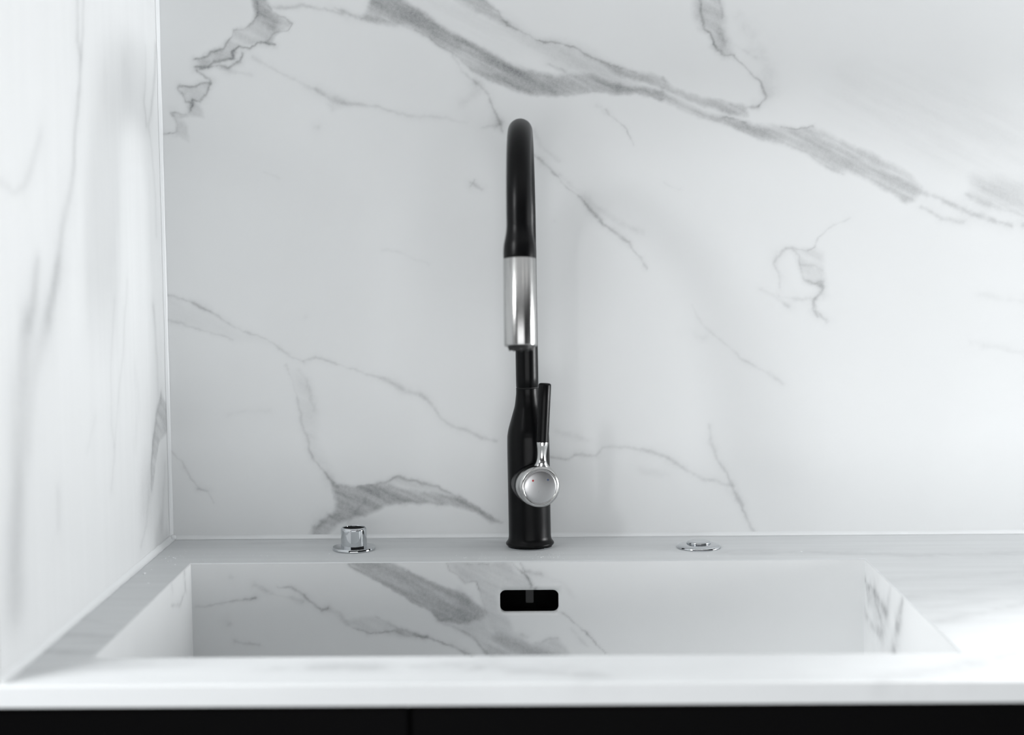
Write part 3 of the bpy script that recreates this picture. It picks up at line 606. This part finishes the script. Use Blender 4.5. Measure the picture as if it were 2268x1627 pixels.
# ------------------------------------------------------------------ worktop, sink, cabinet
def worktop():
    s = Surf(); c = 0.0008; mi = 0.0125
    fine = 0.0022
    xs = axis((XL, BL - c, fine), (BL - c, BR + c, 0.004), (BR + c, 0.64, 0.004), (0.64, XR, 0.03))
    ys = axis((YE + 0.0015, YF - c, fine), (YF - c, YB + c, 0.004), (YB + c, 0.0, fine))
    inside = lambda x, y: (x > BL - c) & (x < BR + c) & (y > YF - c) & (y < YB + c)
    s.grid(xs, ys, lambda u, v: (u, v, u * 0 + TOP), 'top', skip=inside)
    # front edge: eased, then the vertical face
    xf = axis((XL - 0.03, XL, 0.01), (XL, 0.64, 0.004), (0.64, XR, 0.03))
    s.raw([(XL - 0.03, YE + 0.0015, TOP), (XL, YE + 0.0015, TOP), (XL, YE + 0.0046, TOP), (XL - 0.03, YE + 0.0046, TOP)], [(0, 1, 2, 3)])
    s.grid(xf, np.array([-SLAB, -0.0015]), lambda u, v: (u, u * 0 + YE, v + TOP), 'top', ku=lambda u, v: (u, YE + v))
    s.grid(xf, np.array([0.0, 1.0]), lambda u, v: (u, YE + 0.0015 * v, TOP - 0.0015 * (1 - v)), 'top', ku=lambda u, v: (u, u * 0 + YE))
    # rim of the opening: tiny chamfer, then the mitre that meets the basin walls
    o0 = [(BL - c, YF - c), (BR + c, YF - c), (BR + c, YB + c), (BL - c, YB + c)]
    o1 = [(BL, YF), (BR, YF), (BR, YB), (BL, YB)]
    o2 = [(BL - mi, YF - mi), (BR + mi, YF - mi), (BR + mi, YB + mi), (BL - mi, YB + mi)]
    V = [(x, y, TOP) for x, y in o0] + [(x, y, TOP - c) for x, y in o1] + [(x, y, TOP - c - mi) for x, y in o2] + [(x, y, TOP - SLAB) for x, y in o2]
    F = [(4 * r + k, 4 * r + (k + 1) % 4, 4 * r + 4 + (k + 1) % 4, 4 * r + 4 + k) for r in range(3) for k in range(4)]
    s.raw(V, F)
    # underside around the opening
    X = [XL, BL - mi, BR + mi, XR]; Y = [YE, YF - mi, YB + mi, 0.0]; z = TOP - SLAB
    V = [(x, y, z) for x in X for y in Y]
    F = [(i * 4 + j, i * 4 + j + 1, i * 4 + j + 5, i * 4 + j + 4) for i in range(3) for j in range(3) if (i, j) != (1, 1)]
    s.raw(V, F)
    s.raw([(XR, YE, TOP), (XR, 0, TOP), (XR, 0, z), (XR, YE, z)], [(0, 1, 2, 3)])
    o = s.build('worktop', M['top'])
    tag(o, 'white marble worktop with grey streaks, sink opening and eased front edge', 'worktop')

def sink():
    root = empty('kitchen_sink', (0, 0, TOP - DEPTH))
    tag(root, 'rectangular white marble sink basin set into the worktop, with black overflow slot', 'sink')
    inv = Matrix.Translation((0, 0, -(TOP - DEPTH)))
    th = 0.0117; c = 0.0009; g = 0.0003
    zt, zb = -c, -DEPTH + 0.012
    def fix(o):
        o.data.transform(inv); return o
    # back wall with the overflow slot
    cx, cz, hw, hh, rr = -0.0058, -0.0438, 0.0313, 0.0127, 0.0062
    s = Surf()
    us = axis((BL, BR, 0.0014)); vv = axis((zb, -0.1, 0.004), (-0.1, zt, 0.0012))
    rx0, rx1 = us[np.searchsorted(us, cx - hw - 0.004)], us[np.searchsorted(us, cx + hw + 0.004)]
    rz0, rz1 = vv[np.searchsorted(vv, cz - hh - 0.004)], vv[np.searchsorted(vv, cz + hh + 0.004)]
    s.grid(us, vv, lambda u, v: (u, u * 0 + YB, v + TOP), 'bback', skip=lambda x, z: (x > rx0) & (x < rx1) & (z > rz0) & (z < rz1))
    gx = us[(us >= rx0) & (us <= rx1)]; gz = vv[(vv >= rz0) & (vv <= rz1)]
    loop = [(x, rz0) for x in gx] + [(rx1, z) for z in gz[1:]] + [(x, rz1) for x in gx[::-1][1:]] + [(rx0, z) for z in gz[::-1][1:-1]]
    def to_slot(x, z):
        dx, dz = x - cx, z - cz
        k = min(hw / max(abs(dx), 1e-9), hh / max(abs(dz), 1e-9)); px, pz = dx * k, dz * k
        qx, qz = max(abs(px) - (hw - rr), 0), max(abs(pz) - (hh - rr), 0)
        if qx > 0 and qz > 0:
            l = math.hypot(qx, qz)
            px = math.copysign(hw - rr + qx / l * rr, px); pz = math.copysign(hh - rr + qz / l * rr, pz)
        return cx + px, cz + pz
    inner = [to_slot(*p) for p in loop]
    n = len(loop)
    A = np.array(loop); B = np.array(inner)
    V = [(x, YB, z + TOP) for x, z in loop] + [(x, YB, z + TOP) for x, z in inner] + [(x, YB + th - 0.0006, z + TOP) for x, z in inner]
    F = [(k, (k + 1) % n, n + (k + 1) % n, n + k) for k in range(n)] + [(n + k, n + (k + 1) % n, 2 * n + (k + 1) % n, 2 * n + k) for k in range(n)]
    kk = np.concatenate([vein_field('bback', A[:, 0], A[:, 1]), vein_field('bback', B[:, 0], B[:, 1]), vein_field('bback', B[:, 0], B[:, 1])])
    s.raw(V, F, kk)
    # mitred top and outer face with the slot cut out
    X0, X1 = BL - th, BR + th
    yb = YB + th; ztop = TOP + zt - th
    s.raw([(BL, YB, TOP + zt), (BR, YB, TOP + zt), (X1, yb, ztop), (X0, yb, ztop), (X0, yb, TOP + zb), (X1, yb, TOP + zb), (BL, YB, TOP + zb), (BR, YB, TOP + zb)],
          [(0, 1, 2, 3), (4, 5, 7, 6), (0, 3, 4, 6), (1, 7, 5, 2)])
    s.raw([(X0, yb, TOP + zb), (X1, yb, TOP + zb), (X1, yb, TOP + cz - hh - .006), (X0, yb, TOP + cz - hh - .006)], [(0, 1, 2, 3)])
    s.raw([(X0, yb, TOP + cz + hh + .006), (X1, yb, TOP + cz + hh + .006), (X1, yb, ztop), (X0, yb, ztop)], [(0, 1, 2, 3)])
    fix(s.build('basin_wall', M['basin'], root))
    # side and front walls
    def wall(key, us, pos, ku, extra):
        s = Surf(); vv = axis((zb, -0.13, 0.006), (-0.13, zt, 0.002))
        s.grid(us, vv, pos, key, ku=ku)
        s.raw(*extra)
        return fix(s.build('basin_wall', M['basin'], root))
    def shell(a, b, n, horiz):
        # outer shell of a wall between corners a and b (xy), outward normal n
        ax, ay = a; bx, by = b; nx, ny = n
        ex, ey = (bx - ax), (by - ay); l = math.hypot(ex, ey); ex, ey = ex / l * th, ey / l * th
        V = [(ax, ay, TOP + zt), (bx, by, TOP + zt), (bx + nx * th + ex, by + ny * th + ey, TOP + zt - th), (ax + nx * th - ex, ay + ny * th - ey, TOP + zt - th),
             (ax + nx * th - ex, ay + ny * th - ey, TOP + zb), (bx + nx * th + ex, by + ny * th + ey, TOP + zb), (ax, ay, TOP + zb), (bx, by, TOP + zb)]
        return V, [(0, 1, 2, 3), (3, 2, 5, 4), (4, 5, 7, 6), (0, 3, 4, 6), (1, 7, 5, 2)]
    ud = axis((YF, YB, 0.0025))
    wall('bleft', ud, lambda u, v: (u * 0 + BL, u, v + TOP), None, shell((BL, YF), (BL, YB - g), (-1, 0), 0))
    wall('bright', ud, lambda u, v: (u * 0 + BR, u, v + TOP), None, shell((BR, YF), (BR, YB - g), (1, 0), 0))
    wall('none', axis((BL, BR, 0.02)), lambda u, v: (u, u * 0 + YF, v + TOP), None, shell((BL, YF), (BR, YF), (0, -1), 1))
    bm = bmesh.new(); add_box(bm, BL - th, BR + th, YF - th, YB + th, 0, 0.0117)
    from_bm('basin_floor', bm, M['basin'], root, smooth=False)
    bm = bmesh.new()
    add_lathe(bm, [(0.0, 0.0122), (0.030, 0.0122), (0.034, 0.0142), (0.036, 0.0137), (0.045, 0.0130), (0.045, 0.0119), (0.0, 0.0119)], 48, Matrix.Translation((-0.006, -0.33, 0)))
    from_bm('drain', bm, M['chrome'], root)
    # black overflow box behind the slot
    ov = empty('overflow', (0, 0, 0), root)
    bm = bmesh.new()
    y0, y1 = YB + th - 0.0004, YB + th + 0.024
    x0, x1, z0, z1 = cx - hw - .004, cx + hw + .004, TOP + cz - hh - .004, TOP + cz + hh + .004
    for a in ((x0, x1, y1 - .002, y1, z0, z1), (x0, x0 + .002, y0, y1 - .002, z0, z1), (x1 - .002, x1, y0, y1 - .002, z0, z1), (x0 + .002, x1 - .002, y0, y1 - .002, z0, z0 + .002), (x0 + .002, x1 - .002, y0, y1 - .002, z1 - .002, z1)):
        add_box(bm, *a)
    fix(from_bm('overflow_box', bm, M['hole'], ov, smooth=False))
    bm = bmesh.new(); add_box(bm, -0.0096, -0.0012, y0 + 0.0003, y0 + 0.0035, TOP - 0.0478, TOP - 0.0292, 0.0005)
    fix(from_bm('overflow_tab', bm, M['tab'], ov))

def cabinet():
    root = empty('base_cabinet', (0, -0.3, 0))
    tag(root, 'black base cabinet with flat handleless doors under the marble worktop', 'cabinet')
    off = Matrix.Translation((0, 0.3, 0))
    z1 = TOP - SLAB - 0.0006; y0 = YE + 0.024
    x0, x1 = XL + 0.001, XR
    def part(name, boxes, mat, bev=0.0):
        bm = bmesh.new()
        for b in boxes: add_box(bm, *b, bevel=bev)
        bm.transform(off)
        return from_bm(name, bm, mat, root, smooth=bool(bev))
    part('carcass', [(x0, x0 + .016, y0, -0.02, .1, z1), (x1 - .016, x1, y0, -0.02, .1, z1), (x0 + .016, x1 - .016, -0.036, -0.02, .1, z1),
                     (x0 + .016, x1 - .016, y0, -0.036, .1, .116), (x0 + .016, x1 - .016, y0, y0 + .012, z1 - .05, z1)], M['door'])
    part('plinth', [(x0, x1, y0 + .04, y0 + .056, 0.0, .0995)], M['door'])
    w = 0.575; xa = x0
    for a, b in ((XL - 0.03, -0.098), (-0.098, 0.40), (0.40, 0.89), (0.89, x1)):
        part('door', [(a + .0015, b - .0015, YE + .004, y0 - .0005, .102, z1 - 0.0012)], M['door'], 0.0012)

# ------------------------------------------------------------------ the faucet
def faucet():
    root = empty('kitchen_faucet', (-0.0047, -0.0575, TOP))
    root.rotation_euler = (0, math.radians(-0.50), 0)
    tag(root, 'tall matte black gooseneck faucet with brushed steel spray sleeve and side lever', 'faucet')
    mm = lambda L: [(r / 1000, z / 1000) for r, z in L]
    bm = bmesh.new()
    add_lathe(bm, mm([(0, 0.1), (24.3, 0.1), (24.9, 0.5), (24.9, 1.0), (24.0, 1.5), (0, 1.5)]), 96)
    from_bm('base_ring', bm, M['chrome'], root)
    bm = bmesh.new()
    flange = mm([(0, 1.4), (23.2, 1.4), (24.6, 1.7), (25.6, 2.4), (26.5, 3.2), (26.9, 4.2), (26.6, 5.3), (25.6, 6.5), (24.5, 8.0), (23.8, 10), (23.45, 13)])
    shoulder = smooth_profile(mm([(23.4, 30), (23.4, 60), (23.5, 100), (23.3, 120.4), (22.7, 127), (21.4, 133.5), (18.9, 142.1), (16.5, 150.1), (14.3, 158.1), (12.9, 168.2), (12.5, 173), (12.5, 177.4)]), 5)
    add_lathe(bm, flange + shoulder + mm([(12.2, 177.8), (0, 177.8)]), 96)
    from_bm('body', bm, M['black'], root, angle=50)
    bm = bmesh.new(); add_lathe(bm, mm([(0, 177.8), (11.9, 177.8), (11.9, 178.5), (0, 178.5)]), 64)
    from_bm('swivel_joint', bm, M['gap'], root)
    # gooseneck
    rho, hs, tr = 0.100, 0.3528, 0.0124
    sweep = math.radians(170.5)
    az = math.radians(-1.2)
    D = Vector((math.sin(az), -math.cos(az), 0)); Zv = Vector((0, 0, 1))
    pts = [Vector((0, 0, 0.1785)), Vector((0, 0, 0.179))] + [Vector((0, 0, z)) for z in np.linspace(0.19, hs - 0.003, 12)]
    for i in range(61):
        a = sweep * i / 60
        pts.append(D * rho * (1 - math.cos(a)) + Zv * (hs + rho * math.sin(a)))
    dr = (D * math.sin(sweep) + Zv * math.cos(sweep)).normalized()
    pts += [pts[-1] + dr * 0.005, pts[-1] + dr * 0.010, pts[-1] + dr * 0.0166]
    end = pts[-1]
    rad = [tr - 0.0003, tr] + [tr] * (len(pts) - 2)
    bm = bmesh.new(); add_tube(bm, pts, rad, 56)
    from_bm('spout', bm, M['black'], root, angle=50)
    # spray head: local z runs along the tube, away from the spout
    H = Matrix.Translation(end) @ dr.to_track_quat('Z', 'X').to_matrix().to_4x4()
    bm = bmesh.new()
    hd = smooth_profile(mm([(12.5, -1.0), (12.7, 2.0), (13.2, 6.0), (14.3, 11.5), (15.3, 16.5), (15.8, 22.0), (15.9, 27.0), (15.8, 30.2)]), 5)
    add_lathe(bm, hd + mm([(15.3, 30.6), (0, 30.6)]), 80, H)
    from_bm('spray_head', bm, M['black'], root, angle=50)
    sl = mm([(0, 30.7), (15.7, 30.7), (16.05, 31.0), (16.05, 115.0), (15.8, 115.5), (15.2, 115.8), (13.2, 115.8), (13.0, 115.3), (0, 115.3)])
    bm = bmesh.new(); add_lathe(bm, sl, 96)
    sleeve = from_bm('spray_sleeve', bm, M['sleeve'], root, angle=50)
    sleeve.matrix_local = H
    tag(sleeve, 'brushed steel sleeve')
    bm = bmesh.new(); add_lathe(bm, mm([(0, 115.4), (12.4, 115.4), (12.4, 117.4), (11.8, 118.8), (10.5, 119.4), (9.8, 118.6), (0, 118.2)]), 64, H)
    noz = from_bm('spray_nozzle', bm, M['gap'], root)
    for k in range(10):
        a = 2 * math.pi * k / 10
        bm = bmesh.new()
        add_lathe(bm, mm([(0, 118.4), (0.75, 118.4), (0.6, 119.8), (0, 120.0)]), 10, H @ Matrix.Translation((0.0115 * math.cos(a), 0.0115 * math.sin(a), 0)))
        from_bm('nozzle_jet', bm, M['tab'], noz)
    # side lever: the knob axis points towards the sink, a little to the right
    ka = math.radians(16)
    kd = Vector((math.sin(ka), -math.cos(ka), 0.02)).normalized()
    kc = Vector((0.0, 0, 0.0725))
    kx = Vector((0, 0, 1)).cross(kd).normalized(); ky = kd.cross(kx)
    Q = Matrix((kx, ky, kd)).transposed().to_4x4(); Q.translation = kc
    # local axes: x right, y up, z out of the knob
    bm = bmesh.new()
    add_lathe(bm, mm([(0, 8), (22.6, 8), (23.0, 20), (23.1, 27.6), (22.6, 28.4), (0, 28.4)]), 80, Q)
    from_bm('valve_collar', bm, M['black'], root, angle=40)
    bm = bmesh.new()
    rim = smooth_profile(mm([(23.4, 38.5), (23.2, 41.0), (22.4, 43.3), (21.0, 44.9), (19.6, 45.6)]), 4)
    add_lathe(bm, mm([(0, 28.6), (23.0, 28.6), (23.4, 29.2), (23.4, 34)]) + rim + mm([(18.7, 45.4), (18.2, 44.9), (0, 44.9)]), 96, Q)
    handle = from_bm('handle', bm, M['steel'], root, angle=40)
    tag(handle, 'brushed steel knob with an upright black lever')
    bm = bmesh.new()
    dome = [(18.1, 45.0)] + [(18.1 * math.cos(t), 45.0 + 1.6 * math.sin(t)) for t in np.linspace(0.15, math.pi / 2 - 0.02, 10)] + [(0, 46.6)]
    add_lathe(bm, mm(dome), 80, Q, cap0=False)
    from_bm('cap', bm, M['steel_face'], handle, angle=60)
    for nm, px, mt in (('hot_mark', -8.4, 'red'), ('cold_mark', 8.4, 'blue')):
        bm = bmesh.new(); zz = 45 + 1.6 * math.sqrt(1 - (px ** 2 + 7.5 ** 2) / 18.1 ** 2)
        add_lathe(bm, mm([(0, zz - 0.25), (1.15, zz - 0.25), (1.15, zz + 0.12), (0, zz + 0.16)]), 20, Q @ Matrix.Translation((px / 1000, 0.0075, 0)))
        from_bm(nm, bm, M[mt], handle)
    # lever neck and grip
    lean = math.radians(4.0)
    ld = Vector((math.sin(lean), math.cos(lean), 0.0)).normalized()
    lx = Vector((math.cos(lean), -math.sin(lean), 0)).normalized(); lz = lx.cross(ld)
    Lm = Q @ Matrix.Translation((0.0022, 0, 0.0375)) @ Matrix((lx, lz, ld)).transposed().to_4x4()
    bm = bmesh.new()
    neck = smooth_profile(mm([(14.5, 15.0), (12.0, 19.0), (9.4, 21.6), (7.2, 24.0), (5.9, 27.0), (5.2, 30.5), (5.1, 34.5), (5.5, 39.5), (6.2, 44.5), (6.6, 47.6)]), 5)
    # flatten the foot of the neck so that it stays within the knob's depth
    add_lathe(bm, neck + mm([(6.3, 48.0), (0, 48.0)]), 64)
    for v in bm.verts:
        r = math.hypot(v.co.x, v.co.y)
        if r > 0.0062:
            v.co.y *= 0.0062 / r
    bm.transform(Lm)
    from_bm('lever_neck', bm, M['steel'], handle, angle=60)
    bm = bmesh.new()
    add_lathe(bm, mm([(0, 48.1), (6.4, 48.1), (6.75, 48.5), (6.85, 92), (6.9, 110.2), (6.6, 111.2), (5.8, 111.9), (4.5, 112.3), (0, 112.6)]), 64, Lm)
    from_bm('lever_grip', bm, M['black'], handle, angle=40)

# ------------------------------------------------------------------ the two chrome fittings beside the faucet
def fittings():
    mm = lambda L: [(r / 1000, z / 1000) for r, z in L]
    a = empty('chrome_sleeve', (-0.2000, -0.0675, TOP))
    tag(a, 'upright open chrome tube on a round flange, left of the faucet', 'tube')
    bm = bmesh.new()
    add_lathe(bm, mm([(13, 0.15), (23.3, 0.15), (23.7, 0.5), (23.7, 3.0), (23.3, 3.5), (13, 3.5)]), 80, cap0=False, cap1=False)
    from_bm('flange', bm, M['chrome'], a, angle=40)
    bm = bmesh.new()
    add_lathe(bm, mm([(12.2, 0.2), (12.0, 24.2), (12.1, 24.9), (12.4, 25.1), (13.3, 24.6), (14.2, 23.4), (14.3, 22.5), (14.5, 3.55), (14.5, 0.2)]), 80, cap0=False, cap1=False)
    from_bm('tube', bm, M['chrome'], a, angle=50)
    bm = bmesh.new()
    add_lathe(bm, mm([(0, 0.2), (11.9, 0.2), (11.8, 22.8), (11.2, 23.0), (0, 22.4)]), 48)  # solid dark plug, its colour stands for the shade inside the tube
    from_bm('dark_plug', bm, M['hole'], a)
    b = empty('drain_button', (0.1817, -0.0695, TOP))
    tag(b, 'low round chrome push button on the worktop, right of the faucet', 'button')
    bm = bmesh.new()
    base = mm([(0, 0.15), (24.2, 0.15), (24.6, 0.6)]) + smooth_profile(mm([(24.6, 1.0), (24.0, 2.4), (22.6, 3.5), (20.4, 4.1), (17, 4.4), (14.2, 4.6)]), 4) + mm([(13.8, 4.4), (13.6, 3.8), (0, 3.8)])
    add_lathe(bm, base, 80)
    from_bm('rosette', bm, M['chrome'], b, angle=50)
    bm = bmesh.new()
    cap = mm([(0, 3.9), (13.0, 3.9), (13.2, 5.6)]) + smooth_profile(mm([(13.2, 5.8), (12.8, 6.7), (11.8, 7.3), (10.6, 7.5)]), 4) + mm([(6, 7.35), (0, 7.3)])
    add_lathe(bm, cap, 80)
    from_bm('button', bm, M['chrome'], b, angle=50)

def dust():
    rng = random.Random(4)
    bm = bmesh.new()
    spots = [(-404.0, -190.5, 1.6), (-401.3, -170.2, 0.6), (-388.8, -236.7, 0.8), (-400.0, -110.9, 0.7), (-392.1, -108.7, 0.9), (-389.6, -111.2, 0.9), (-393.6, -128.1, 0.7), (-382.1, -145.2, 0.8), (290.1, -100.0, 1.1), (7.0, -119.9, 0.9), (4.1, -114.9, 0.6), (-30.8, -123.5, 0.5), (-59.0, -122.5, 0.5), (-1.7, -124.5, 0.5), (-257.0, -98.5, 0.6), (-306.3, -101.7, 0.6), (-290.9, -102.3, 0.6), (-173.6, -123.5, 0.6), (57.6, -15.5, 0.8), (186.7, -118.7, 0.5)]
    def speck(x, y, r):
        m = Matrix.Translation((x, y, TOP + r * 0.25)) @ Matrix.Rotation(rng.uniform(0, 3.1), 4, 'Z') @ Matrix.Diagonal((rng.uniform(.8, 1.4), rng.uniform(.7, 1.1), 0.45, 1))
        bmesh.ops.create_icosphere(bm, subdivisions=1, radius=r, matrix=m)
    for x, y, r in spots:
        speck(x / 1000, y / 1000, r / 1000 * 1.25)
    for cx, cy, sx, sy, n in ((-0.385, -0.105, .018, .03, 26), (-0.02, -0.117, .05, .009, 40), (-0.2, -0.112, .09, .012, 18), (0.02, -0.1, .03, .015, 18), (-0.29, -0.09, .06, .03, 14), (0.25, -0.09, .08, .03, 6)):
        for _ in range(n):
            x, y = rng.gauss(cx, sx), rng.gauss(cy, sy)
            if XL + .008 < x < 0.5 and YB + .004 < y < -0.01 and all(math.hypot(x - a, y - b) > .03 for a, b in ((-.0047, -.0575), (-.2, -.0675), (.1817, -.0695))):
                speck(x, y, rng.choice((.0003, .0004, .0005, .0007)))
    tag(from_bm('stone_dust', bm, M['dust'], smooth=False), 'fine white dust specks scattered on the worktop behind the sink', 'dust', kind='stuff')

setting()
worktop()
sink()
cabinet()
faucet()
fittings()
dust()
